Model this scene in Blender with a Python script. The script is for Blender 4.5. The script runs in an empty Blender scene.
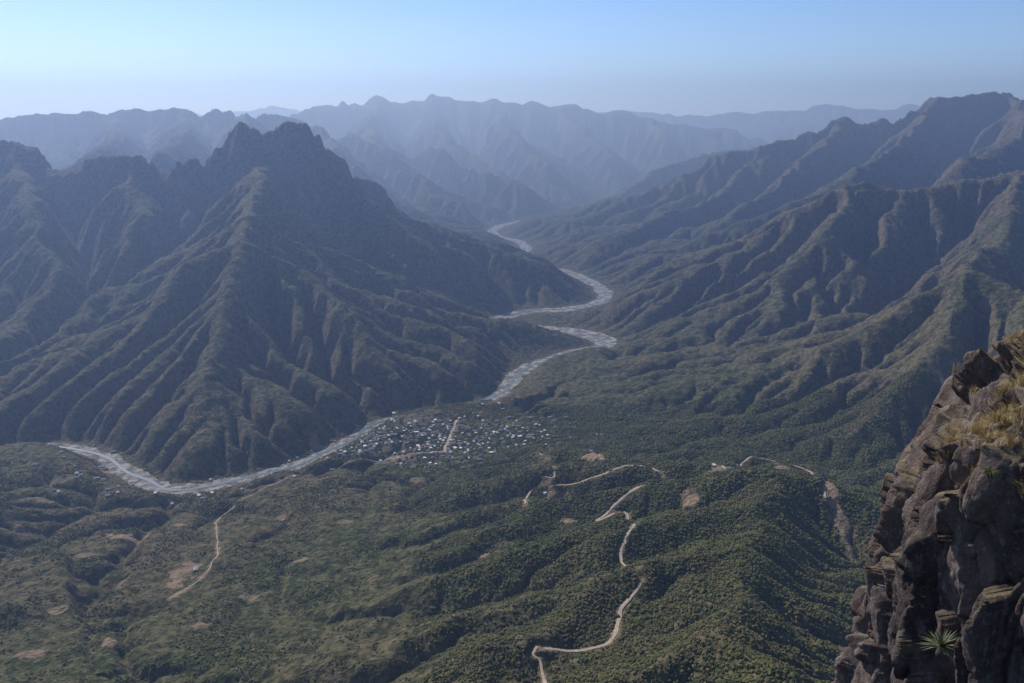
import bpy, math, numpy as np, time
from mathutils import Vector
# World frame in metres: x east, y down-canyon, z above the river bed at the village.
# Terrain control points are kept as theodolite-style readings (bearing pair + range) taken from the
# lookout and are resolved once, here, into fixed world coordinates; everything is real geometry there.
t0=time.time(); TL=[]
def tick(n): TL.append((n,round(time.time()-t0,1)))
H=1250.0
PITCH=math.radians(15); F=853.33
def W(px,py,Y):
    a=(px-512)/F; b=(341.5-py)/F
    k=math.cos(PITCH)+b*math.sin(PITCH)
    return (round(Y*a/k),round(Y),round(H+Y*(-math.sin(PITCH)+b*math.cos(PITCH))/k))
def G(px,py,z=0):
    a=(px-512)/F; b=(341.5-py)/F
    D=math.sin(PITCH)-b*math.cos(PITCH)
    return (round((H-z)*a/D),round((H-z)*(math.cos(PITCH)+b*math.sin(PITCH))/D),z)
riv_px=[(-160,480,15),(-60,462,10),(0,452,6),(60,447,4),(100,456,2),(150,484,0),(185,489,0),(240,480,0),(300,464,-1),(345,443,-2),(375,425,-3),(430,413,-4),(480,405,-5),(505,390,-6),(522,370,-7),(560,356,-8),(604,346,-10),(592,336,-11),(550,331,-12),(510,326,-13),(500,318,-14),(530,311,-15),(575,308,-16),(604,299,-18),(598,286,-20),(570,273,-22),(540,265,-24),(522,256,-26),(526,248,-28),(518,241,-30),(494,235,-32),(500,226,-35),(545,217,-40),(575,212,-45)]
river=[G(*p) for p in riv_px]+[(1250,12700,-50),(2300,14900,-58),(6000,15600,-65),(14000,16500,-75)]
trib=[[G(*p) for p in q] for q in [
 [(190,489,0),(232,520,30),(247,560,55),(215,602,80),(165,640,105),(90,700,150)],
 [(505,403,-3),(560,420,20),(600,440,45),(700,450,80),(800,468,120),(900,476,170),(1100,480,250)],
 [(360,440,5),(400,448,10),(430,440,12),(490,432,18)],
 [(60,447,10),(20,420,60),(-40,390,110)],
 [(604,299,-10),(700,292,60),(800,275,130)],
 [(165,640,108),(300,672,190),(420,674,280)],
 [(220,602,80),(330,625,150),(430,598,225),(520,570,290)],
 [(246,560,57),(330,575,110),(440,545,190),(530,520,260)],
 [(236,530,35),(430,498,110),(500,485,175)],
 [(165,640,110),(60,570,130),(-60,540,170)],
]]
ridges_px={
'R1':[(-160,118,7000),(-40,130,6500),(10,146,6300),(60,162,6100),(130,164,5900),(180,169,5900),(215,167,5950),(237,148,6000),(262,150,6000),(290,145,6000),(312,152,6050),(335,170,6200),(380,195,6700),(405,215,7200),(450,235,7800),(480,250,8000)],
'R2':[(262,150,5900),(255,185,5000),(240,232,4300),(222,290,3800),(208,370,3300),(195,440,2950)],
'R2b':[(240,232,4300),(190,252,4200),(130,330,3700),(80,400,3350),(40,430,3200)],
'R2f':[(222,290,3800),(160,370,3350),(120,430,3020)],
'R2c':[(240,232,4300),(300,262,4300),(340,300,4000),(380,360,3650),(400,400,3450)],
'R2g':[(300,262,4300),(290,330,3800),(290,400,3350)],
'R2d':[(290,165,5900),(290,190,5300),(350,230,5200),(410,290,4800),(450,340,4500),(470,372,4250)],
'R2e':[(335,175,6100),(390,215,6300),(440,265,6200),(465,290,5950)],
'R3':[(10,145,6300),(30,200,5200),(60,260,4600),(20,330,4000)],
'R3b':[(130,162,5900),(140,210,5200),(110,270,4700)],
'A':[(1150,300,3000),(1024,290,3300),(965,268,3500),(920,292,3500),(880,320,3450),(830,340,3400),(770,352,3600),(700,362,3700),(640,378,3800),(580,388,3800),(545,398,3700)],
'A2':[(965,268,3500),(940,330,3150),(900,380,2950),(860,430,2750)],
'A3':[(830,340,3400),(790,390,3150),(740,425,2950)],
'A4':[(1024,290,3300),(1020,360,2900),(960,420,2650)],
'A5':[(700,362,3700),(670,400,3350)],
'B':[(1150,165,5500),(1024,168,5500),(950,173,5600),(905,186,5500),(855,180,5500),(820,192,5500),(790,212,5500),(750,238,5500),(700,270,5400),(660,294,5200)],
'B1':[(905,186,5500),(880,230,5000),(850,260,4700),(780,300,4500),(700,340,4400)],
'B2':[(855,180,5500),(830,220,5000),(800,260,4800),(740,300,4700)],
'B3':[(1024,168,5500),(1010,220,4700),(965,268,3900)],
'C':[(1200,72,10000),(1100,77,10000),(1024,80,10000),(985,85,10000),(940,91,10000),(900,101,10000),(850,113,10000),(800,127,9800),(760,142,9600),(715,148,9600),(690,167,9500),(650,192,9300),(610,212,9000),(580,225,8500)],
'C1':[(940,91,10000),(900,140,8500),(850,170,7500),(790,200,7000),(700,230,7000),(640,250,7000)],
'C2':[(1024,80,10000),(1024,130,8000),(960,160,6800)],
'C3':[(760,142,9600),(720,190,8500),(650,215,8000),(600,240,7600)],
'C4':[(850,113,10000),(800,160,8600),(740,205,7800)],
'D1':[(430,140,13200),(475,160,12000),(520,178,11300)],
'D2':[(350,128,12600),(385,150,11400),(420,168,10600)],
'D3':[(760,140,13500),(700,150,13000),(660,163,12300),(630,182,11600)],
'E':[(200,122,15000),(300,104,16500),(335,93,18000),(380,88,19000),(430,86,19500),(490,87,19500),(530,89,19500),(560,92,19500),(600,99,19500),(650,105,19500),(700,112,19500),(735,119,19500),(755,129,19500),(790,141,19500)],
'E1':[(430,94,19000),(440,125,15500),(470,150,13500),(520,184,11800),(540,200,11300)],
'E2':[(560,98,19500),(590,128,17000),(612,150,15600)],
'E3':[(380,95,19000),(365,120,14500),(390,150,11800),(430,185,10000),(480,205,9500)],
'E4':[(650,110,19500),(670,138,16800)],
'E5':[(490,95,19500),(510,122,16000),(545,160,13500)],
'F':[(-200,114,11000),(-60,115,11500),(0,117,12000),(50,108,12000),(110,104,12000),(180,103,12000),(250,103,12000),(290,111,12000),(330,126,11500),(370,150,11000)],
'F1':[(110,109,12000),(120,135,9500),(90,145,8000)],
'F2':[(250,107,12000),(240,128,9000)],
'F3':[(330,126,11500),(350,168,9500),(400,198,8800),(450,220,8500)],
'F4':[(-60,117,11500),(-20,140,9000)],
'F5':[(180,106,12000),(185,130,9600),(160,148,8000)],
'X1':[(100,106,26000),(240,96,26000),(290,95,26000),(330,100,26000),(420,115,26000)],
'X2':[(560,106,36000),(620,96,36000),(660,101,36000),(720,106,36000),(770,97,36000),(830,94,36000),(880,95,36000),(930,93,36000),(1100,95,36000)],
'X3':[(690,128,26000),(730,119,26000),(790,115,25000),(850,109,24000),(920,104,23000)],
'G':[(800,720,800),(745,640,1100),(740,580,1400),(750,520,1750),(770,475,2050)],
'Gr':[(770,472,2050),(830,480,2000),(870,495,1950),(950,520,1900),(1100,500,1900)],
'Gl':[(770,472,2050),(735,468,2100),(700,462,2200),(640,458,2350),(600,450,2500),(570,445,2600)],
's1':[(740,545,1560),(660,570,1500),(560,590,1480),(450,625,1430),(370,648,1410),(300,658,1440)],
's1b':[(600,575,1520),(560,620,1340),(500,655,1230)],
's2':[(750,505,1850),(640,520,1750),(540,545,1700),(440,575,1700),(360,600,1680),(290,613,1700)],
's2b':[(640,520,1750),(600,550,1620)],
's3':[(735,470,2080),(640,480,2150),(540,495,2150),(440,520,2120),(340,548,2080),(300,558,2070)],
's3b':[(560,493,2150),(500,525,1950),(440,548,1880)],
's4':[(700,462,2200),(560,465,2400),(470,477,2430)],
's0':[(745,640,1100),(640,665,1090),(540,690,1080),(450,710,1080)],
'L1':[(-200,520,2000),(-60,490,2300),(40,505,2400)],
'L2':[(-200,600,1600),(-50,590,1700),(50,610,1700),(120,640,1600)],
'L3':[(-100,720,1200),(20,700,1300),(90,700,1330)],
}
ridges={k:[W(*p) for p in v] for k,v in ridges_px.items()}
towers=[[W(*p) for p in q] for q in [[(208,160,5950),(222,146,5980),(231,133,6000),(240,122,6000),(250,129,6000),(258,137,6000),(272,130,6000),(290,122,6000),(304,125,6000),(314,136,6020),(324,150,6060),(342,160,6150)],
  [(-10,141,6350),(12,142,6300),(34,150,6230)],[(88,160,6000),(112,157,5960),(138,157,5900),(150,164,5900)],[(358,178,6400),(378,184,6600)],[(180,163,5900),(196,160,5930)]]]

_rng=np.random.RandomState(7)
_ga=_rng.rand(1024)*2*np.pi; GX=np.cos(_ga); GY=np.sin(_ga)
def perlin(x,y,seed=0):
    xi=np.floor(x).astype(np.int64); yi=np.floor(y).astype(np.int64)
    xf=x-xi; yf=y-yi
    u=xf*xf*xf*(xf*(xf*6-15)+10); v=yf*yf*yf*(yf*(yf*6-15)+10)
    def g(ix,iy,dx,dy):
        h=(ix*374761393+iy*668265263+seed*974634777)&0xffffffff
        h=((h^(h>>13))*1274126177)&0xffffffff
        h=((h^(h>>16)))&1023
        return GX[h]*dx+GY[h]*dy
    a=g(xi,yi,xf,yf); b=g(xi+1,yi,xf-1,yf); c=g(xi,yi+1,xf,yf-1); d=g(xi+1,yi+1,xf-1,yf-1)
    return (a+(b-a)*u+(c-a)*v+(a-b-c+d)*u*v)*1.5
def fbm(x,y,sc,oct=4,seed=0,gain=.5):
    s=0;a=1;f=1/sc
    for o in range(oct):
        s=s+a*perlin(x*f,y*f,seed+o*13); a*=gain; f*=2.03
    return s
_g3=_rng.randn(1024,3); _g3/=np.linalg.norm(_g3,axis=1)[:,None]
def hash3(ix,iy,iz,seed):
    h=(ix*374761393+iy*668265263+iz*2147483647+seed*974634777)&0xffffffff
    h=((h^(h>>13))*1274126177)&0xffffffff
    return (h^(h>>16))
def perlin3(p,seed=0):
    i=np.floor(p).astype(np.int64); f=p-i; u=f*f*f*(f*(f*6-15)+10); s=0
    for a in (0,1):
        for b in (0,1):
            for c in (0,1):
                g=_g3[hash3(i[:,0]+a,i[:,1]+b,i[:,2]+c,seed)&1023]
                d=g[:,0]*(f[:,0]-a)+g[:,1]*(f[:,1]-b)+g[:,2]*(f[:,2]-c)
                s=s+d*(u[:,0] if a else 1-u[:,0])*(u[:,1] if b else 1-u[:,1])*(u[:,2] if c else 1-u[:,2])
    return s*1.6
def worley3(p,seed=0):
    i=np.floor(p).astype(np.int64); n=len(p)
    f1=np.full(n,9.);f2=np.full(n,9.);cid=np.zeros(n,np.int64); V=np.zeros((n,3))
    for a in (-1,0,1):
        for b in (-1,0,1):
            for c in (-1,0,1):
                h=hash3(i[:,0]+a,i[:,1]+b,i[:,2]+c,seed)
                q=np.stack([i[:,0]+a+(h&1023)/1023.,i[:,1]+b+((h>>10)&1023)/1023.,i[:,2]+c+((h>>20)&1023)/1023.],1)
                q=p-q
                d=np.sqrt((q*q).sum(1))
                m=d<f1; f2=np.where(m,f1,np.minimum(f2,d)); cid[m]=h[m]; f1=np.where(m,d,f1); V[m]=q[m]
    return f1,f2,(cid&4095)/4095.,(V*_g3[cid&1023]).sum(1)
# ---------------- terrain grid
dth=math.radians(0.12); nt=int(84/0.12)//4*4+1
th=(np.arange(nt)-nt//2)*dth
rr=[480.0]
while rr[-1]<16000: rr.append(rr[-1]*(1+dth))
g=dth
while rr[-1]<60000: 
    g=min(g*1.03,.008); rr.append(rr[-1]*(1+g))
while (len(rr)-1)%4: rr.append(rr[-1]*1.008)
R=np.array(rr); nr=len(R)
RR,TT=np.meshgrid(R,th,indexing='ij')
X=RR*np.sin(TT); Y=RR*np.cos(TT)
def catmull(P,n=6):
    P=np.array(P,float); P=np.vstack([2*P[0]-P[1],P,2*P[-1]-P[-2]]); out=[]
    for i in range(1,len(P)-2):
        for k in range(n):
            t=k/n; p0,p1,p2,p3=P[i-1:i+3]
            out.append(.5*((2*p1)+(-p0+p2)*t+(2*p0-5*p1+4*p2-p3)*t*t+(-p0+3*p1-3*p2+p3)*t**3))
    out.append(P[-2]); return np.array(out)
def segs(P):
    return [(P[i],P[i+1]) for i in range(len(P)-1)]
def segd(p,q,x,y):
    dx,dy=q[0]-p[0],q[1]-p[1]; L=dx*dx+dy*dy+1e-6
    t=np.clip(((x-p[0])*dx+(y-p[1])*dy)/L,0,1)
    return np.hypot(x-p[0]-t*dx,y-p[1]-t*dy), p[2]+t*(q[2]-p[2])
RIV=catmull(river,4)
wa=np.clip(RR*.010,10,180)
def pdist(x,y,P):
    d=np.full(x.shape,1e9); z=np.zeros(x.shape)
    for p,q in segs(P):
        dd,zz=segd(p,q,x,y); m=dd<d; d[m]=dd[m]; z[m]=zz[m]
    return d,z
def up(a,shape):
    n0,m0=a.shape; n,m=shape
    i=np.linspace(0,n0-1,n); j=np.linspace(0,m0-1,m)
    i0=np.minimum(i.astype(int),n0-2); j0=np.minimum(j.astype(int),m0-2)
    fi=(i-i0)[:,None]; fj=(j-j0)[None,:]
    A=a[i0]; B=a[i0+1]; C=A*(1-fi)+B*fi
    return C[:,j0]*(1-fj)+C[:,j0+1]*fj
def sst(v): v=np.clip(v,0,1); return v*v*(3-2*v)
sl=(slice(None,None,2),)*2
x2,y2=X[sl],Y[sl]
rd2,rz2=pdist(x2,y2,RIV)
vd=rd2.copy(); vz=rz2.copy()
def flo(z,d): return z+260*(1-np.exp(-(d/1500)**1.4))
for i,T in enumerate(trib):
    d,z=pdist(x2,y2,[np.array(v,float) for v in T])
    d=d*(0.5 if i==2 else 1)+(0 if i==2 else 40)
    m=flo(z,d)<flo(vz,vd)
    vd[m]=d[m]; vz[m]=z[m]
base2=4+flo(vz,np.maximum(vd-50,0))
rd=up(rd2,X.shape); rz=up(rz2,X.shape); base=up(base2,X.shape)
tick('base')
def ridge_surface(x,y,base,rdd,yy):
    h=base.copy()
    attL=sst((rdd-50)/420); attR=sst((rdd-30)/(140+230*sst((yy-3900)/700)))
    for k,P in ridges.items():
        fg=k[0] in 'GsL'; s=.68 if fg else .95; att=attL if fg else attR
        if k=='A': att=attL
        for p,q in segs([np.array(v,float) for v in P]):
            d,z=segd(p,q,x,y); zr=np.maximum(z-base,1)
            np.maximum(h,base+att*zr*np.exp(-s*d/zr)*(z>base),out=h)
    return h
wf_=1+1.2*sst((2600-RR)/500)
wx=fbm(X,Y,600,3,1)*wa*.8+fbm(X,Y,150,3,5)*15*wf_; wy=fbm(X,Y,600,3,2)*wa*.8+fbm(X,Y,150,3,6)*15*wf_
h0=up(ridge_surface((X+wx)[sl],(Y+wy)[sl],base2,rd2,y2),X.shape)
h0=h0+fbm(X,Y,420,5,11,.55)*np.clip((rd-120)/700,0,1)*np.clip(RR*.007,20,50)
h0=h0+fbm(X,Y,1500,5,15,.6)*32*sst((RR-8500)/3000)*np.clip((rd-200)/1500,0,1)
h0=rz+(h0-rz)*(1-.93*np.exp(-((X-220)/400)**2-((Y-5180)/400)**2))
tick('ridges')
def erode(h,R,th,basem,KT,iters,diff=.02,cap=1.6,fill=0,U=0,h_ref=None,thr=3.0,Kmul=1,Ac=0):
    nr,nt=h.shape; N=nr*nt
    dr=np.gradient(R)[:,None]*np.ones((1,nt)); dt=(R*(th[1]-th[0]))[:,None]*np.ones((1,nt))
    area=(dr*dt).ravel()
    crit=np.maximum(thr*area,(Ac*np.ones((nr,nt))).ravel())
    idx=np.arange(N).reshape(nr,nt)
    nb=[(-1,0),(1,0),(0,-1),(0,1),(-1,-1),(-1,1),(1,-1),(1,1)]
    dist={n:np.hypot(n[0]*dr,n[1]*dt) for n in nb}
    basem=basem.copy(); basem[0]=basem[-1]=True; basem[:,0]=basem[:,-1]=True
    if fill:
        w=np.where(basem,h,1e5)
        for it in range(fill):
            m=np.full((nr+2,nt+2),1e6); m[1:-1,1:-1]=w
            mn=np.minimum.reduce([m[1+a:nr+1+a,1+b:nt+1+b] for a,b in nb])+.05
            w2=np.where(basem,h,np.minimum(w,np.maximum(h,mn)))
            if it%20==0 and np.abs(w2-w).max()<.01: break
            w=w2
        h=np.where(w<9e4,w,h)
    steps=int(math.ceil(math.log2(nr*1.3)))
    Km=(Kmul*np.ones((nr,nt))).ravel()
    for it in range(iters):
        m=np.full((nr+2,nt+2),1e9); m[1:-1,1:-1]=h
        best=np.full((nr,nt),1e-6); rc=np.full((nr,nt),N); db=np.ones((nr,nt))
        for n in nb:
            s=(h-m[1+n[0]:nr+1+n[0],1+n[1]:nt+1+n[1]])/dist[n]
            k=s>best; best[k]=s[k]; rc[k]=(idx[k]+n[0]*nt+n[1]); db[k]=dist[n][k]
        rc[basem]=N
        ptr=np.append(rc.ravel(),N); S=np.append(area,0.)
        P=ptr.copy()
        for k in range(steps):
            S=S+np.bincount(P,S,N+1); S[N]=0; P=P[P]
        A=S[:N]
        Fq=(KT/iters)*Km*np.sqrt(np.maximum(A-crit,0))/db.ravel()
        hf=h.ravel(); root=rc.ravel()==N
        a=np.where(root,hf,hf/(1+Fq)); b=np.where(root,0,Fq/(1+Fq))
        a=np.append(a,0.); b=np.append(b,0.); P=ptr.copy()
        for k in range(steps):
            a=a+b*a[P]; b=b*b[P]; P=P[P]
        h=a[:N].reshape(nr,nt)
        hr=np.append(h.ravel(),-1e9)[rc.ravel()].reshape(nr,nt)
        lim=hr+cap*db; h=np.where((rc<N)&(h>lim),.5*h+.5*lim,h)
        if diff:
            q=h.copy(); q[1:-1,1:-1]+=diff*(h[:-2,1:-1]+h[2:,1:-1]+h[1:-1,:-2]+h[1:-1,2:]-4*h[1:-1,1:-1])
            h=np.where(basem,h,q)
        if U and h_ref is not None: h=np.where(basem,h,h+U*(h_ref-h))
    return h,A.reshape(nr,nt)
h=h0.copy()
RW=30+16*sst((Y-5600)/600)+75*np.exp(-((Y-5050)/420)**2)*np.exp(-((X-300)/420)**2)+ 13*perlin(X/260,Y/260,55)
bm=rd<RW
h=np.where(bm,rz,h)
Kmul=(.42+.58*sst((RR-2200)/900)+.5*sst((RR-8000)/3000))*np.exp(.6*perlin(X/1100,Y/1100,91))
Acr=1200+2800*sst((RR-2300)/1200)
for st,KT,it,fl in ((4,1.9,44,400),(2,.55,12,50),(1,.30,7,15)):
    s=(slice(None,None,st),)*2
    hc=h[s]; bc=rd[s]<RW[s]+st*RR[s]*dth*.6
    hc=np.where(bc,rz[s],hc)
    he,A=erode(hc,R[::st],th[::st],bc,KT,it,fill=fl,U=.015 if st==4 else 0,h_ref=h0[s],Kmul=Kmul[s],cap=2.0,diff=.015 if st==4 else .010,Ac=Acr[s]*(1 if st>1 else .5))
    h=h+up(he-h[s],h.shape) if st>1 else he
    tick('erode%d'%st)
flow=np.log10(A+1)
# summit crags with rock walls
i0,i1=np.searchsorted(R,[5300,7300]); tw=(slice(i0,i1),slice(0,nt//2)); tx,ty=X[tw],Y[tw]
wob=perlin(tx/90,ty/90,61)*26+perlin(tx/35,ty/35,62)*14
jag=np.round(perlin(tx/45,ty/45,63)*2.2)*10+perlin(tx/22,ty/22,64)*9
for ti,tl in enumerate(towers):
  for p,q in segs([np.array(v,float) for v in tl]):
    d,z=segd(p,q,tx,ty); d=np.maximum(d-(24 if ti==0 else 30)+wob,0)
    c_=z+jag-2.3*d
    c_=c_-9*np.sin(c_/9)*np.clip(d/20,0,1)*.7
    m=c_>h[tw]; hh=h[tw]; hh[m]=c_[m]; h[tw]=hh
fl=np.clip((rd-RW)/60,0,1); h=np.where(rd<RW+60,rz+(h-rz)*fl,h)
# rock ledges on the high ground
lw=sst((h-560)/250)*sst((RR-3200)/800)*sst((9500-RR)/1500)
tn_=perlin(X/350,Y/350,71)*25+perlin(X/90,Y/90,72)*8
ph_=(h+tn_)/58; h=h+lw*9*np.sin(ph_*2*np.pi)*(.5+.5*perlin(X/260,Y/260,73))
h+=fbm(X,Y,40,3,31)*np.clip((rd-60)/200,0,1)*np.clip(RR*.0015,1.5,9)
# shoulder of the mountain the viewpoint stands on
h=np.maximum(h,1190-.92*RR+fbm(X,Y,150,3,77)*.05*RR)
def gidx(x,y):
    r=np.hypot(x,y); t=np.arctan2(x,y)
    return np.clip(np.interp(r,R,np.arange(nr)),0,nr-1.001), np.clip((t-th[0])/dth,0,nt-1.001)
def bil(A,x,y):
    i,j=gidx(x,y)
    i0=i.astype(int); j0=j.astype(int); fi=i-i0; fj=j-j0
    return (A[i0,j0]*(1-fi)*(1-fj)+A[i0+1,j0]*fi*(1-fj)+A[i0,j0+1]*(1-fi)*fj+A[i0+1,j0+1]*fi*fj)
def hat(x,y): return bil(h,np.asarray(x,float),np.asarray(y,float))
def hit(px,py):
    a=(px-512)/F; b=(341.5-py)/F
    k=math.cos(PITCH)+b*math.sin(PITCH); z=(-math.sin(PITCH)+b*math.cos(PITCH))
    yy=np.linspace(600,8000,6000)*1.0
    hh=hat(yy*a/k,yy); m=np.nonzero(H+yy*z/k<hh)[0]
    y=yy[m[0]] if len(m) else 3000
    return (y*a/k,y)
# ---------------- roads
roads_px=[[(545,700),(543,672),(531,652),(534,644)],[(534,644),(560,650),(590,650),(612,638),(620,612),(640,585),(637,567),(620,552),(625,538),(637,521),(625,514),(597,521),(610,510),(625,495),(645,484)],
 [(525,507),(530,492),(560,487),(585,478),(604,472),(640,466),(660,472)],[(540,454),(555,468),(545,476)],[(580,446),(592,452),(600,460)],
 [(238,500),(216,520),(218,552),(203,576),(170,600)],[(457,420),(450,436),(444,452)],[(705,464),(730,470),(742,464),(780,462),(815,478),(825,500)],[(444,452),(400,455),(350,462),(300,475),(238,500)]]
road_w=[2.9,3.3,2.6,2.3,2.3,1.3,4.5,2.8,1.5]
roads=[[hit(*p) for p in q] for q in roads_px]
def resample(P,step):
    P=catmull([(p[0],p[1],0) for p in P],10)
    d=np.append(0,np.cumsum(np.hypot(*(P[1:,:2]-P[:-1,:2]).T))); n=max(3,int(d[-1]/step))
    s=np.linspace(0,d[-1],n); return np.stack([np.interp(s,d,P[:,0]),np.interp(s,d,P[:,1])],1)
def smooth(v,k=7):
    p=np.pad(v,k,mode='edge'); return np.convolve(p,np.ones(2*k+1)/(2*k+1),'valid')
rdist=np.full(X.shape,1e9)
RP=[]
for q in roads:
    P=resample(q,7); P=P+np.stack([perlin(P[:,0]/60,P[:,1]/60,3),perlin(P[:,0]/60,P[:,1]/60,4)],1)*7
    z=smooth(hat(P[:,0],P[:,1]),4); RP.append((P,z))
    r=np.hypot(P[:,0],P[:,1]); t=np.arctan2(P[:,0],P[:,1])
    i0=max(0,np.searchsorted(R,r.min()-30)); i1=min(nr,np.searchsorted(R,r.max()+30)+1)
    j0=max(0,int((t.min()-30/r.min()-th[0])/dth)); j1=min(nt,int((t.max()+30/r.min()-th[0])/dth)+2)
    xs,ys=X[i0:i1,j0:j1],Y[i0:i1,j0:j1]
    d,zz=pdist(xs,ys,np.column_stack([P,z]))
    k=np.clip((d-6)/9,0,1); h[i0:i1,j0:j1]=h[i0:i1,j0:j1]*k+zz*(1-k)
    rdist[i0:i1,j0:j1]=np.minimum(rdist[i0:i1,j0:j1],d)
tick('roads')
bare=np.zeros(X.shape)
clear_px=[(550,498,52,30),(183,574,36,66),(130,538,60,28),(838,520,20,110),(722,467,42,26),(320,447,55,38),(590,455,30,28),(500,400,45,50),(780,466,30,26),(300,462,30,20),(60,480,45,22),(400,458,40,15),
 (40,500,50,20),(250,598,24,16),(60,610,30,18),(350,522,30,16),(480,556,22,12),(30,655,34,18),(420,480,40,18),(100,470,50,18),(690,497,24,24),(20,530,30,16),(280,520,26,12),(570,520,26,14),(660,478,20,14),
 (150,505,34,14),(85,555,28,22),(110,640,22,14),(200,625,20,16),(300,560,22,12),(370,580,18,10),(120,585,22,20),(180,525,24,14)]
rag=perlin(X/38,Y/38,81)*.6+perlin(X/15,Y/15,82)*.35
for px,py,ax,ay in clear_px:
    x,y=hit(px,py); bare=np.maximum(bare,np.clip(1.45-np.hypot((X-x)/ax,(Y-y)/ay)+rag,0,1)*(np.hypot((X-x)/ax,(Y-y)/ay)<2.4))
bare=np.maximum(bare,np.clip((12-rdist)/9,0,.6))
townc=hit(415,438)
town=np.clip(1.5-np.hypot((X-townc[0])/400,(Y-townc[1])/230),0,1)
Rn=np.geomspace(20,478,90); XN=Rn[:,None]*np.sin(th)[None,:]; YN=Rn[:,None]*np.cos(th)[None,:]
kk=((Rn-20)/458)[:,None]
hn=(1190-.92*Rn)[:,None]+fbm(XN,YN,150,3,77)*.05*Rn[:,None]
hn=hn*(1-kk**4)+h[0][None,:]*kk**4
def cat(a,b): return np.vstack([a,b])
XA,YA,HA=cat(XN,X),cat(YN,Y),cat(hn,h)
zz=np.zeros(XN.shape)
co=np.stack([XA,YA,HA],-1).reshape(-1,3).astype(np.float32)
def grid_mesh(name,co,nr,nt,flip=True):
    me=bpy.data.meshes.new(name)
    i=np.arange(nr*nt).reshape(nr,nt)
    f=np.stack([i[:-1,:-1],i[:-1,1:],i[1:,1:],i[1:,:-1]],-1).reshape(-1,4)
    if flip: f=f[:,::-1]
    nf=len(f)
    me.vertices.add(len(co)); me.vertices.foreach_set('co',np.ascontiguousarray(co,dtype=np.float32).ravel())
    me.loops.add(nf*4); me.loops.foreach_set('vertex_index',np.ascontiguousarray(f).ravel().astype(np.int32))
    me.polygons.add(nf); me.polygons.foreach_set('loop_start',np.arange(nf,dtype=np.int32)*4)
    me.polygons.foreach_set('use_smooth',np.ones(nf,bool))
    me.update(calc_edges=True)
    return me
def link(name,me):
    o=bpy.data.objects.new(name,me); bpy.context.collection.objects.link(o); return o
me=grid_mesh('terrain',co,len(XA),nt)
for n,v in (('riv',cat(zz+999,rd-RW)),('flow',cat(zz,flow)),('bare',cat(zz,bare)),('town',cat(zz,town))):
    at=me.attributes.new(n,'FLOAT','POINT'); at.data.foreach_set('value',np.ascontiguousarray(v,dtype=np.float32).ravel())
ter=link('terrain',me)
tick('terrain mesh')
# ---------------- materials
class M:
    def __init__(s,name,rough=1,spec=.05):
        s.m=bpy.data.materials.new(name); s.m.use_nodes=True; s.N=s.m.node_tree.nodes; s.L=s.m.node_tree.links
        s.b=s.N['Principled BSDF']; s.b.inputs['Roughness'].default_value=rough; s.b.inputs['Specular IOR Level'].default_value=spec
        s.geo=s.N.new('ShaderNodeNewGeometry')
    def noise(s,scale,detail=4,rough=.55,vec=None,stretch=None):
        n=s.N.new('ShaderNodeTexNoise'); n.inputs['Scale'].default_value=scale; n.inputs['Detail'].default_value=detail; n.inputs['Roughness'].default_value=rough
        src=s.geo.outputs['Position']
        if stretch:
            k=s.N.new('ShaderNodeVectorMath'); k.operation='MULTIPLY'; k.inputs[1].default_value=stretch; s.L.new(src,k.inputs[0]); src=k.outputs[0]
        s.L.new(src,n.inputs['Vector']); return n.outputs[0]
    def ramp(s,src,a,b,c=0,d=1):
        r=s.N.new('ShaderNodeMapRange'); r.inputs[1].default_value=a; r.inputs[2].default_value=b; r.inputs[3].default_value=c; r.inputs[4].default_value=d; s.L.new(src,r.inputs[0]); return r.outputs[0]
    def mix(s,f,a,b):
        x=s.N.new('ShaderNodeMix'); x.data_type='RGBA'
        if isinstance(f,(int,float)): x.inputs[0].default_value=f
        else: s.L.new(f,x.inputs[0])
        for i,v in ((6,a),(7,b)):
            if isinstance(v,tuple): x.inputs[i].default_value=(*v,1)
            else: s.L.new(v,x.inputs[i])
        return x.outputs[2]
    def math(s,op,a,b=0):
        x=s.N.new('ShaderNodeMath'); x.operation=op
        for i,v in ((0,a),(1,b)):
            if isinstance(v,(int,float)): x.inputs[i].default_value=v
            else: s.L.new(v,x.inputs[i])
        return x.outputs[0]
    def attr(s,n):
        a=s.N.new('ShaderNodeAttribute'); a.attribute_name=n; return a.outputs['Fac']
    def out(s,c): 
        if isinstance(c,tuple): s.b.inputs['Base Color'].default_value=(*c,1)
        else: s.L.new(c,s.b.inputs['Base Color'])
    def bump(s,hgt,dist,st=1):
        bp=s.N.new('ShaderNodeBump'); bp.inputs['Distance'].default_value=dist; bp.inputs['Strength'].default_value=st
        s.L.new(hgt,bp.inputs['Height']); s.L.new(bp.outputs[0],s.b.inputs['Normal'])
g=M('scrub_ground')
n1=g.noise(1/900,6,.6); n2=g.noise(1/9,3,.6); n3=g.noise(1/45,5,.65); n4=g.noise(1/20,3,.6)
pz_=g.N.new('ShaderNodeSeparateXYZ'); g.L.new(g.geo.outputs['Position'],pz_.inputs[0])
c=g.mix(g.ramp(n1,.42,.62),(.048,.060,.018),(.105,.082,.045))
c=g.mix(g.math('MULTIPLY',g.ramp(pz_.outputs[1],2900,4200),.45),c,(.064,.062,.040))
c=g.mix(g.math('MULTIPLY',g.ramp(g.attr('flow'),3.2,4.6),.85),c,(.026,.036,.013))
sep=g.N.new('ShaderNodeSeparateXYZ'); g.L.new(g.geo.outputs['Normal'],sep.inputs[0])
c=g.mix(g.math('MULTIPLY',g.ramp(sep.outputs[2],.76,.52),.7),c,(.135,.098,.072))
rb_=g.noise(1/300,4,.6,stretch=(.35,.35,6))
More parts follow.
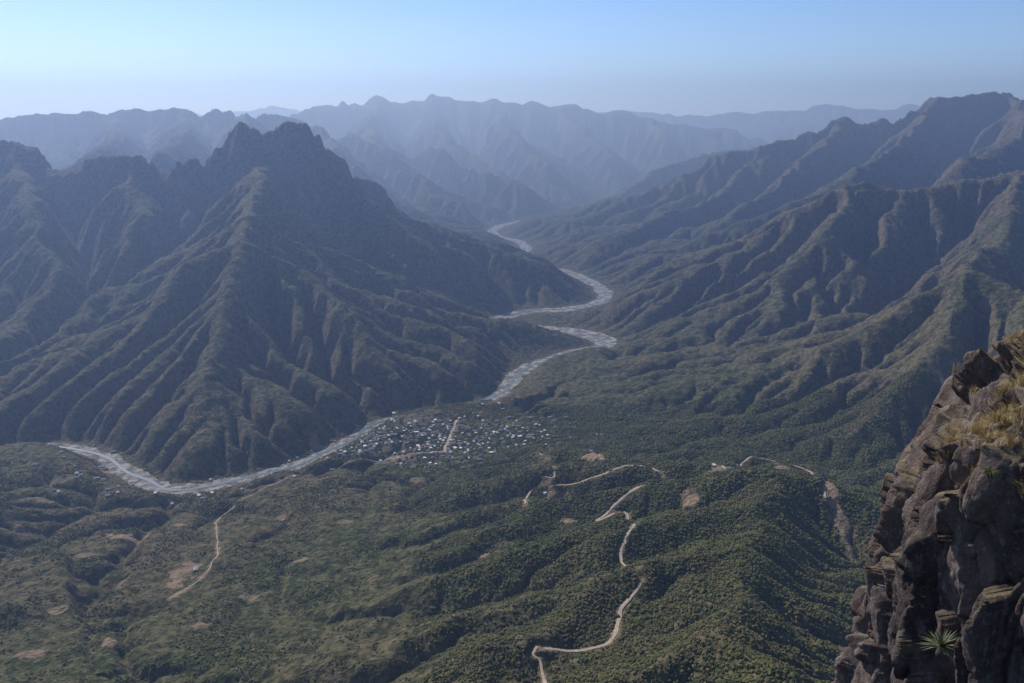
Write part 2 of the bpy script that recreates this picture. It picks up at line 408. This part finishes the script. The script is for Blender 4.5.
c=g.mix(g.math('MULTIPLY',g.math('MULTIPLY',g.ramp(pz_.outputs[2],550,900),g.ramp(rb_,.47,.56)),.6),c,(.17,.115,.085))
c=g.mix(g.math('MULTIPLY',g.ramp(n2,.45,.62),.5),c,(.17,.138,.070))
c=g.mix(g.math('MULTIPLY',g.ramp(n3,.46,.60),.35),c,(.16,.127,.070))
c=g.mix(g.math('MULTIPLY',g.ramp(n3,.44,.34),.65),c,(.025,.033,.010))
c=g.mix(g.math('MULTIPLY',g.ramp(n4,.50,.42),.62),c,(.022,.030,.010))
c=g.mix(g.math('MULTIPLY',g.ramp(n4,.56,.66),.45),c,(.19,.155,.095))
c=g.mix(g.math('MULTIPLY',g.ramp(g.math('ADD',g.attr('town'),n3),.9,1.3),.5),c,(.18,.155,.11))
c=g.mix(g.math('MULTIPLY',g.ramp(g.math('ADD',g.attr('bare'),g.math('MULTIPLY',g.math('SUBTRACT',n3,.5),1.6)),.45,.7),.88),c,g.mix(g.ramp(g.noise(1/160,2),.42,.58),(.20,.15,.095),(.30,.20,.13)))
rv=g.math('ADD',g.attr('riv'),g.math('MULTIPLY',g.math('SUBTRACT',g.noise(1/90,4),.5),70))
c=g.mix(g.ramp(rv,14,6),c,g.mix(g.ramp(g.noise(1/35,4),.42,.58),(.15,.135,.11),(.37,.335,.29)))
g.out(c); g.bump(g.math('ADD',g.math('ADD',n2,g.math('MULTIPLY',n4,1.5)),g.math('MULTIPLY',n3,1.5)),6,1.0)
me.materials.append(g.m)
# river water
P=resample([tuple(p[:2]) for p in river],25)
off=perlin(P[:,0]/220,P[:,1]/220,9)*24
tn=np.gradient(P,axis=0); tn/=np.linalg.norm(tn,axis=1)[:,None]; nn=np.stack([tn[:,1],-tn[:,0]],1)
_,pz=pdist(P[:,0].copy(),P[:,1].copy(),RIV)
wd=6.5+2.5*perlin(P[:,0]/180,P[:,1]/180,19)
V=[]
for k in (-1,1):
    q=P+nn*(off+k*wd)[:,None]; V.append(np.column_stack([q,pz+.9]))
wme=grid_mesh('river',np.stack(V,1).reshape(-1,3),len(P),2,False)
w_=M('river_water',.3,.5); w_.out((.12,.15,.16)); w_.bump(w_.noise(1/6,3),.3,.6); wme.materials.append(w_.m); link('river',wme)
# road ribbons
rm=M('dirt_road'); rm.out(rm.mix(rm.ramp(rm.noise(1/5),.4,.6),(.36,.28,.2),(.48,.39,.29)))
for (P,z),rw_ in zip(RP,road_w):
    tn=np.gradient(P,axis=0); tn/=np.linalg.norm(tn,axis=1)[:,None]; nn=np.stack([tn[:,1],-tn[:,0]],1)
    z=smooth(z,3)
    wv=rw_*(1+.4*perlin(P[:,0]/30,P[:,1]/30,8))
    V=[np.column_stack([P+nn*(k*wv)[:,None],z+.7-abs(k)*.2]) for k in (-1,-.5,0,.5,1)]
    m_=grid_mesh('dirt_road',np.stack(V,1).reshape(-1,3),len(P),5,False); m_.materials.append(rm.m); link('dirt_road',m_)
# ---------------- village houses
def house_mesh(name,L,Wd,Hh,roofc,wallc,gable=True):
    v=[];f=[];mi=[]
    def quad(a,b,c_,d,m): 
        i=len(v); v.extend([a,b,c_,d]); f.append((i,i+1,i+2,i+3)); mi.append(m)
    x,y=L/2,Wd/2; b=-3
    for s in (-1,1):
        quad((-x*s,-y*s,b),(x*s,-y*s,b),(x*s,-y*s,Hh),(-x*s,-y*s,Hh),0)
        quad((x*s,-y*s,b),(x*s,y*s,b),(x*s,y*s,Hh),(x*s,-y*s,Hh),0)
        for wx_ in (-.3,.3):
            cx=wx_*L; yy=-(y+.03)*s
            quad((cx-.5*s,yy,1),(cx+.5*s,yy,1),(cx+.5*s,yy,2.1),(cx-.5*s,yy,2.1),2)
    quad((-.5,-(y+.04),0),(.5,-(y+.04),0),(.5,-(y+.04),2.1),(-.5,-(y+.04),2.1),2)
    rg=Hh+Wd*.28 if gable else Hh+.35; ov=.5
    if gable:
        quad((-x-ov,-y-ov,Hh-.15),(x+ov,-y-ov,Hh-.15),(x+ov,0,rg),(-x-ov,0,rg),1)
        quad((x+ov,y+ov,Hh-.15),(-x-ov,y+ov,Hh-.15),(-x-ov,0,rg),(x+ov,0,rg),1)
        for s in (-1,1):
            i=len(v); v.extend([(s*x,-s*y,Hh),(s*x,s*y,Hh),(s*x,0,rg-.1)]); f.append((i,i+1,i+2)); mi.append(0)
    else:
        quad((-x,-y,Hh+.2),(x,-y,Hh+.2),(x,y,rg+.5),(-x,y,rg+.5),1)
        quad((-x,-y,Hh-.1),(x,-y,Hh-.1),(x,-y,Hh+.2),(-x,-y,Hh+.2),1)
    m_=bpy.data.meshes.new(name); m_.from_pydata(v,[],f)
    for mm in (wallc,roofc,dark): m_.materials.append(mm)
    m_.polygons.foreach_set('material_index',mi); return m_
def flat(n,c,r=.85):
    q=M(n,r,.12); q.out(q.mix(q.ramp(q.noise(1.2),.35,.65),tuple(v*.75 for v in c),c)); return q.m
dark=flat('window_dark',(.03,.03,.035),.4)
walls=[flat('wall_plaster',(.5,.46,.40)),flat('wall_adobe',(.34,.25,.18)),flat('wall_block',(.34,.33,.31)),flat('wall_pink',(.42,.29,.22))]
roofs=[flat('roof_metal',(.36,.36,.36)),flat('roof_tile',(.28,.16,.11)),flat('roof_rust',(.29,.23,.18)),flat('roof_white',(.68,.67,.64))]
hm=[house_mesh('village_house',L,w,hh,roofs[a],walls[b],gb) for L,w,hh,a,b,gb in [(12,8,3,0,0,True),(9,7,2.8,1,1,True),(15,9,3.2,0,2,True),(10,8,3.2,3,0,False),(8,6,2.7,2,1,True),(14,10,5.8,3,3,False),(20,10,4,0,0,True)]]
rng=np.random.RandomState(3); cnt=0
cen=np.array(townc); ntry=14000
RIVN=RIV[(RIV[:,1]<3600)]
P1=cen+rng.randn(ntry,2)*np.array([235,105]); P2=RIVN[rng.randint(0,len(RIVN),ntry),:2]+rng.randn(ntry,2)*np.array([120,80])+np.array([0,-90])
PP=np.where((rng.rand(ntry)<.72)[:,None],P1,P2)
ang=.35; U_=(PP-cen)@np.array([math.cos(ang),math.sin(ang)]); V_=(PP-cen)@np.array([-math.sin(ang),math.cos(ang)])
street=(np.abs((U_/62)%1-.5)<.40)&(np.abs((V_/48)%1-.5)<.38)
dR=bil(rd-RW,PP[:,0],PP[:,1]); hz_=hat(PP[:,0],PP[:,1]); gx=hat(PP[:,0]+8,PP[:,1])-hz_; gy=hat(PP[:,0],PP[:,1]+8)-hz_
rdd=bil(np.minimum(rdist,500),PP[:,0],PP[:,1])
ok=(dR>12)&(np.hypot(gx,gy)<3.0)&(hz_<85)&(PP[:,1]>2000)&street&(rdd>11)
acc=np.zeros((0,2))
def put(p,z,kind):
    o=link('village_house',hm[kind]); o.location=(p[0],p[1],z+.5); o.rotation_euler[2]=.35+rng.randint(0,4)*math.pi/2+rng.randn()*.10; s_=.85+rng.rand()*.4; o.scale=(s_,s_,1)
for i in np.nonzero(ok)[0]:
    if cnt>=500: break
    p=PP[i]
    if len(acc) and ((acc-p)**2).sum(1).min()<(14 if rng.rand()<.6 else 24)**2: continue
    acc=np.vstack([acc,p]); put(p,hz_[i],rng.choice(7,p=[.25,.20,.15,.09,.22,.04,.05])); cnt+=1
for q in [(736,466),(700,468),(714,466),(776,465),(728,470),(545,494),(590,452),(222,540),(196,570),(130,536),(610,470)]:
    p=hit(*q); put(p,float(hat(p[0],p[1])),rng.choice([0,2,3,4]))
tick('houses %d'%cnt)
# ---------------- scrub vegetation (instanced)
NB=260000
r_=np.sqrt(rng.rand(NB*2)*(3350**2-720**2)+720**2); t_=(rng.rand(NB*2)*2-1)*math.radians(38)
px_=r_*np.sin(t_); py_=r_*np.cos(t_)
def samp(A,x,y):
    r=np.hypot(x,y); t=np.arctan2(x,y)
    return A[np.clip(np.searchsorted(R,r),0,nr-1),np.clip(((t-th[0])/dth).astype(int),0,nt-1)]
dens=.68+.65*perlin(px_/180,py_/180,41)+.25*(samp(flow,px_,py_)-3)+.45*np.clip((px_+50)/400,-.8,1)+.35*perlin(px_/35,py_/35,42)
tv=samp(town,px_,py_)
dens-=samp(bare,px_,py_)*1.6; dens+=tv*.15
keep=(rng.rand(NB*2)<dens)&(samp(rdist,px_,py_)>5.5)&(samp(rd-RW,px_,py_)>12)
px_,py_,tv=px_[keep][:NB],py_[keep][:NB],tv[keep][:NB]
bz=hat(px_,py_)
sc=(1.4+2.4*rng.rand(len(px_))**1.7)*(1+.35*perlin(px_/90,py_/90,43))*(1+.15*np.clip(px_/400,-1,1))*(1+.25*tv)
bme=bpy.data.meshes.new('scrub_trees'); bme.vertices.add(len(px_)); bme.vertices.foreach_set('co',np.column_stack([px_,py_,bz+sc*.45]).astype(np.float32).ravel())
at=bme.attributes.new('sc','FLOAT','POINT'); at.data.foreach_set('value',sc.astype(np.float32))
at=bme.attributes.new('rz','FLOAT_VECTOR','POINT'); at.data.foreach_set('vector',np.column_stack([rng.randn(len(sc))*.2,rng.randn(len(sc))*.2,rng.rand(len(sc))*6.3]).astype(np.float32).ravel())
bo=link('scrub_trees',bme)
bm_=M('scrub_foliage',.8,.15)
oi=bm_.N.new('ShaderNodeObjectInfo')
c=bm_.mix(oi.outputs['Random'],(.036,.050,.011),(.135,.122,.036))
c=bm_.mix(bm_.math('MULTIPLY',bm_.ramp(bm_.noise(1/120,3),.48,.62),.5),c,(.12,.10,.04)); bm_.out(c)
ng=bpy.data.node_groups.new('scatter','GeometryNodeTree'); ng.interface.new_socket('Geometry',in_out='INPUT',socket_type='NodeSocketGeometry'); ng.interface.new_socket('Geometry',in_out='OUTPUT',socket_type='NodeSocketGeometry')
Nn,Ll=ng.nodes,ng.links
gi=Nn.new('NodeGroupInput'); go=Nn.new('NodeGroupOutput')
jn=Nn.new('GeometryNodeJoinGeometry')
for k in range(4):
    ic=Nn.new('GeometryNodeMeshIcoSphere'); ic.inputs['Radius'].default_value=1; ic.inputs['Subdivisions'].default_value=2
    pos=Nn.new('GeometryNodeInputPosition'); ad=Nn.new('ShaderNodeVectorMath'); ad.operation='ADD'; ad.inputs[1].default_value=(k*7.3,k*3.1,k)
    Ll.new(pos.outputs[0],ad.inputs[0])
    no=Nn.new('ShaderNodeTexNoise'); no.inputs['Scale'].default_value=2.2; no.inputs['Detail'].default_value=3; Ll.new(ad.outputs[0],no.inputs['Vector'])
    mr=Nn.new('ShaderNodeMapRange'); mr.inputs[1].default_value=.3; mr.inputs[2].default_value=.7; mr.inputs[3].default_value=.45; mr.inputs[4].default_value=1.35; Ll.new(no.outputs[0],mr.inputs[0])
    sv=Nn.new('ShaderNodeVectorMath'); sv.operation='SCALE'; Ll.new(pos.outputs[0],sv.inputs[0]); Ll.new(mr.outputs[0],sv.inputs['Scale'])
    sq=Nn.new('ShaderNodeVectorMath'); sq.operation='MULTIPLY'; sq.inputs[1].default_value=(1,1,.8); Ll.new(sv.outputs[0],sq.inputs[0])
    sp=Nn.new('GeometryNodeSetPosition'); Ll.new(ic.outputs[0],sp.inputs[0]); Ll.new(sq.outputs[0],sp.inputs['Position'])
    sm=Nn.new('GeometryNodeSetMaterial'); sm.inputs['Material'].default_value=bm_.m; Ll.new(sp.outputs[0],sm.inputs[0])
    gt=Nn.new('GeometryNodeGeometryToInstance'); Ll.new(sm.outputs[0],gt.inputs[0]); Ll.new(gt.outputs[0],jn.inputs[0])
ip=Nn.new('GeometryNodeInstanceOnPoints'); ip.inputs['Pick Instance'].default_value=True
Ll.new(gi.outputs[0],ip.inputs['Points']); Ll.new(jn.outputs[0],ip.inputs['Instance'])
na=Nn.new('GeometryNodeInputNamedAttribute'); na.data_type='FLOAT'; na.inputs['Name'].default_value='sc'; Ll.new(na.outputs[0],ip.inputs['Scale'])
nv=Nn.new('GeometryNodeInputNamedAttribute'); nv.data_type='FLOAT_VECTOR'; nv.inputs['Name'].default_value='rz'; Ll.new(nv.outputs[0],ip.inputs['Rotation'])
Ll.new(ip.outputs[0],go.inputs[0])
md=bo.modifiers.new('scatter','NODES'); md.node_group=ng
tick('bushes')
# ---------------- cliff outcrop
CX,CY=22.0,23.2
fz=[-110,-40,-26,-20,-12,-9.3,-8.7,-8.3,-7.8,-7.2,-6.5,-6.2]; fr=[18,12,11.0,10.5,10.2,9.9,9.5,8.8,7.9,7.0,6.6,6.2]
lz=[-110,-40,-26,-20.6,-16.3,-12.9,-10.4,-9.5,-8.0,-7.4,-7.1,-6.8]; lr=[18,11.8,10.4,9.9,9.6,9.2,8.5,7.8,7.1,6.4,5.9,5.2]
ph=np.concatenate([np.linspace(0,200,620),np.linspace(200,360,60)[1:]])
cam_az=math.atan2(-CY,-CX)
def prof(pz,pr,n):
    pz=np.array(pz,float); pr=np.array(pr,float); pz=np.append(pz,[pz[-1]+.25,pz[-1]+.4]); pr=np.append(pr,[3.5,0.01])
    wgt=np.where(pz[1:]<-25.9,.12,1.)
    d=np.append(0,np.cumsum(np.hypot(np.diff(pz),np.diff(pr))*wgt)); s=np.linspace(0,d[-1],n)
    return np.interp(s,d,pz),np.interp(s,d,pr)
nz=520
fZ,fR=prof(fz,fr,nz); lZ,lR=prof(lz,lr,nz)
phr=np.radians(ph)-math.radians(190)+cam_az+math.radians(60)
dirx,diry=np.cos(phr),np.sin(phr)
dot=dirx*math.cos(cam_az)+diry*math.sin(cam_az)
wf=np.clip((dot-.3)/.5,0,1); wf=wf*wf*(3-2*wf)
Zc=lZ[:,None]*(1-wf)+fZ[:,None]*wf; Rc=lR[:,None]*(1-wf)+fR[:,None]*wf
pc=np.stack([CX+Rc*dirx,CY+Rc*diry,Zc],-1)
dA=np.gradient(pc,axis=0); dB=np.gradient(pc,axis=1); nrm=np.cross(dB,dA); nrm/=np.linalg.norm(nrm,axis=-1,keepdims=True)+1e-9
P3=pc.reshape(-1,3); nf=nrm.reshape(-1,3)
wp=P3+np.stack([perlin3(P3/2.0,1),perlin3(P3/2.0,2),perlin3(P3/2.0,3)],1)*.5
f1,f2,c1,s1_=worley3(wp/np.array([1.8,1.8,7.5])+.3*wp[:,[2,0,1]]*np.array([.12,0,0]),1)
g1,g2,c2,s2_=worley3(wp/np.array([.6,.6,2.0]),2)
disp=(c1-.5)*.8+s1_*1.2-.22*np.exp(-((f2-f1)/.03)**2)+(c2-.5)*.2+s2_*.45-.08*np.exp(-((g2-g1)/.04)**2)+perlin3(P3/1.3,5)*.15+perlin3(P3/.4,6)*.07+perlin3(P3/.15,7)*.04
disp*=np.where(nf[:,2]>.75,.55,1)
P3=P3+nf*disp[:,None]
P3[:,2]+=H
cme=grid_mesh('rock_cliff',P3,nz,len(ph),False)
cl=link('rock_cliff',cme)
rk=M('cliff_rock',.95,.15)
ra=rk.noise(.35,6,.65,stretch=(1,1,.35)); rb=rk.noise(3,6,.7,stretch=(1,1,.5)); rc_=rk.noise(14,4,.7)
c=rk.mix(rk.ramp(ra,.38,.62),(.075,.056,.054),(.18,.128,.105))
c=rk.mix(rk.ramp(rb,.52,.72),c,(.27,.24,.22)); c=rk.mix(rk.math('MULTIPLY',rk.ramp(rc_,.45,.65),.5),c,(.06,.05,.045))
rs=rk.noise(.9,4,.6,stretch=(1,1,.12)); c=rk.mix(rk.math('MULTIPLY',rk.ramp(rs,.53,.66),.65),c,(.03,.025,.025))
c=rk.mix(rk.math('MULTIPLY',rk.ramp(rk.noise(5.5,5,.75),.58,.66),.55),c,(.30,.29,.25))
sp_=rk.N.new('ShaderNodeSeparateXYZ'); rk.L.new(rk.geo.outputs['Normal'],sp_.inputs[0])
c=rk.mix(rk.math('MULTIPLY',rk.ramp(sp_.outputs[2],.55,.9),.6),c,(.24,.19,.11))
rk.out(c); rk.bump(rk.math('ADD',rb,rk.math('MULTIPLY',rc_,.5)),.16,.9); cme.materials.append(rk.m)
N3=np.cross(np.gradient(P3.reshape(nz,-1,3),axis=1),np.gradient(P3.reshape(nz,-1,3),axis=0)); N3/=np.linalg.norm(N3,axis=-1,keepdims=True)+1e-9
Q=P3.reshape(nz,-1,3); zrel=Q[...,2]-H
def blades(name,mat,mask,ntuft,nbl,hgt,spread,wid,seed):
    rg=np.random.RandomState(seed); ii=np.nonzero(mask.ravel())[0]
    if len(ii)==0: return
    base_=Q.reshape(-1,3)[rg.choice(ii,ntuft)]
    T=np.repeat(base_,nbl,0); n=len(T); ang=rg.rand(n)*6.283; ln=hgt*(.5+rg.rand(n)*.7); tl=rg.rand(n)*spread
    d=np.stack([np.cos(ang),np.sin(ang),0*ang],1); o=T+d*(rg.rand(n)*.08)[:,None]-np.array([0,0,.03])
    side=np.stack([-np.sin(ang),np.cos(ang),0*ang],1)*wid
    mid=o+d*(ln*tl*.35)[:,None]+np.array([0,0,1.])*(ln*.6)[:,None]; tip=o+d*(ln*tl)[:,None]+np.array([0,0,1.])*(ln*(1-.35*tl))[:,None]
    V=np.stack([o-side,o+side,mid+side*.7,mid-side*.7,tip],1).reshape(-1,3)
    k=np.arange(n)*5; fc=[tuple(x) for x in np.stack([k,k+1,k+2,k+3],1).tolist()]+[tuple(x) for x in np.stack([k+3,k+2,k+4],1).tolist()]
    m_=bpy.data.meshes.new(name); m_.from_pydata(V.tolist(),[],fc); m_.materials.append(mat); return link(name,m_)
gm=M('dry_grass',.8,.1); gm.out(gm.mix(gm.ramp(gm.noise(2.5),.35,.65),(.26,.18,.07),(.55,.42,.21)))
gg=M('green_shrub',.8,.1); gg.out(gg.mix(gg.ramp(gg.noise(2.5),.35,.65),(.05,.07,.02),(.12,.13,.04)))
nzv=perlin3(Q.reshape(-1,3)/1.2,12).reshape(zrel.shape)
blades('dry_grass',gm.m,(N3[...,2]>.45)&(zrel>-10)&(nzv>-.3)&(wf[None,:]>.1),2600,30,.36,1.0,.006,1)
blades('green_shrub',gg.m,(N3[...,2]>.4)&(zrel>-9.5)&(nzv<-.3),60,60,.3,1.6,.01,2)
tgt=np.array([11.9,20.7,H-14.6]); dd=np.linalg.norm(Q.reshape(-1,3)-tgt,axis=1); b0=Q.reshape(-1,3)[np.argmin(dd)]
av=[];af=[]
rg=np.random.RandomState(5)
for k in range(110):
    a_=rg.rand()*6.283; el=math.radians(-15+90*rg.rand()); L=.5+.2*rg.rand(); wq=.014
    d=np.array([math.cos(a_)*math.cos(el),math.sin(a_)*math.cos(el),math.sin(el)]); s_=np.cross(d,[0,0,1]); s_/=np.linalg.norm(s_)
    i=len(av); p0=b0+np.array([-.1,-.25,.1]); m1=p0+d*L*.5; t1=p0+d*L+np.array([0,0,-.06])
    av+= [tuple(p0-s_*wq),tuple(p0+s_*wq),tuple(m1+s_*wq*1.1),tuple(m1-s_*wq*1.1),tuple(t1)]; af+=[(i,i+1,i+2,i+3),(i+3,i+2,i+4)]
am=bpy.data.meshes.new('sotol_plant'); am.from_pydata(av,[],af); ag=M('sotol_leaf',.6,.3); ag.out((.16,.18,.10)); am.materials.append(ag.m); link('sotol_plant',am)
tick('cliff')
# ---------------- haze: two bodies of air, clear over the near canyon, thicker beyond
def air(name,y0,y1,dens,alb,g_):
    bpy.ops.mesh.primitive_cube_add(size=1,location=(0,(y0+y1)/2,850)); o=bpy.context.object; o.name=name; o.scale=(130000,y1-y0,2500)
    m=bpy.data.materials.new(name); m.use_nodes=True; N_=m.node_tree.nodes; L_=m.node_tree.links; N_.remove(N_['Principled BSDF'])
    v=N_.new('ShaderNodeVolumeScatter'); v.inputs['Color'].default_value=(*alb,1); v.inputs['Density'].default_value=dens; v.inputs['Anisotropy'].default_value=g_
    ab=N_.new('ShaderNodeVolumeAbsorption'); ab.inputs['Color'].default_value=(*alb,1); ab.inputs['Density'].default_value=dens
    ads=N_.new('ShaderNodeAddShader'); L_.new(ab.outputs[0],ads.inputs[0]); L_.new(v.outputs[0],ads.inputs[1]); L_.new(ads.outputs[0],N_['Material Output'].inputs['Volume']); o.data.materials.append(m)
air('haze_air',-5000,7500,1/19500,(.42,.59,1.0),.45)
air('haze_air',7501,26000,1/12000,(.66,.80,1.0),.45)
# ---------------- light
SE=math.radians(38); SA=math.radians(-38)
w=bpy.data.worlds.new('World'); bpy.context.scene.world=w; w.use_nodes=True
sk=w.node_tree.nodes.new('ShaderNodeTexSky'); sk.sky_type='NISHITA'; sk.sun_disc=False; sk.sun_elevation=SE; sk.sun_rotation=SA; sk.altitude=1800; sk.air_density=.9; sk.dust_density=1.0; sk.ozone_density=5.0
bg=w.node_tree.nodes['Background']; bg.inputs[1].default_value=.13; w.node_tree.links.new(sk.outputs[0],bg.inputs[0])
sd=bpy.data.lights.new('sun','SUN'); sd.energy=5; sd.angle=math.radians(.5); sd.color=(1,.96,.9)
so=link('sun',sd)
dirv=Vector((math.sin(SA)*math.cos(SE),math.cos(SA)*math.cos(SE),math.sin(SE)))
so.rotation_euler=dirv.to_track_quat('Z','Y').to_euler()
cd=bpy.data.cameras.new('camera'); cam=link('camera',cd)
cam.location=(0,0,H); cam.rotation_euler=(math.radians(75),0,0); cd.lens=30; cd.sensor_width=36; cd.clip_start=.5; cd.clip_end=200000
bpy.context.scene.camera=cam
bpy.context.scene.view_settings.view_transform='Standard'
bpy.context.scene.view_settings.look='None'
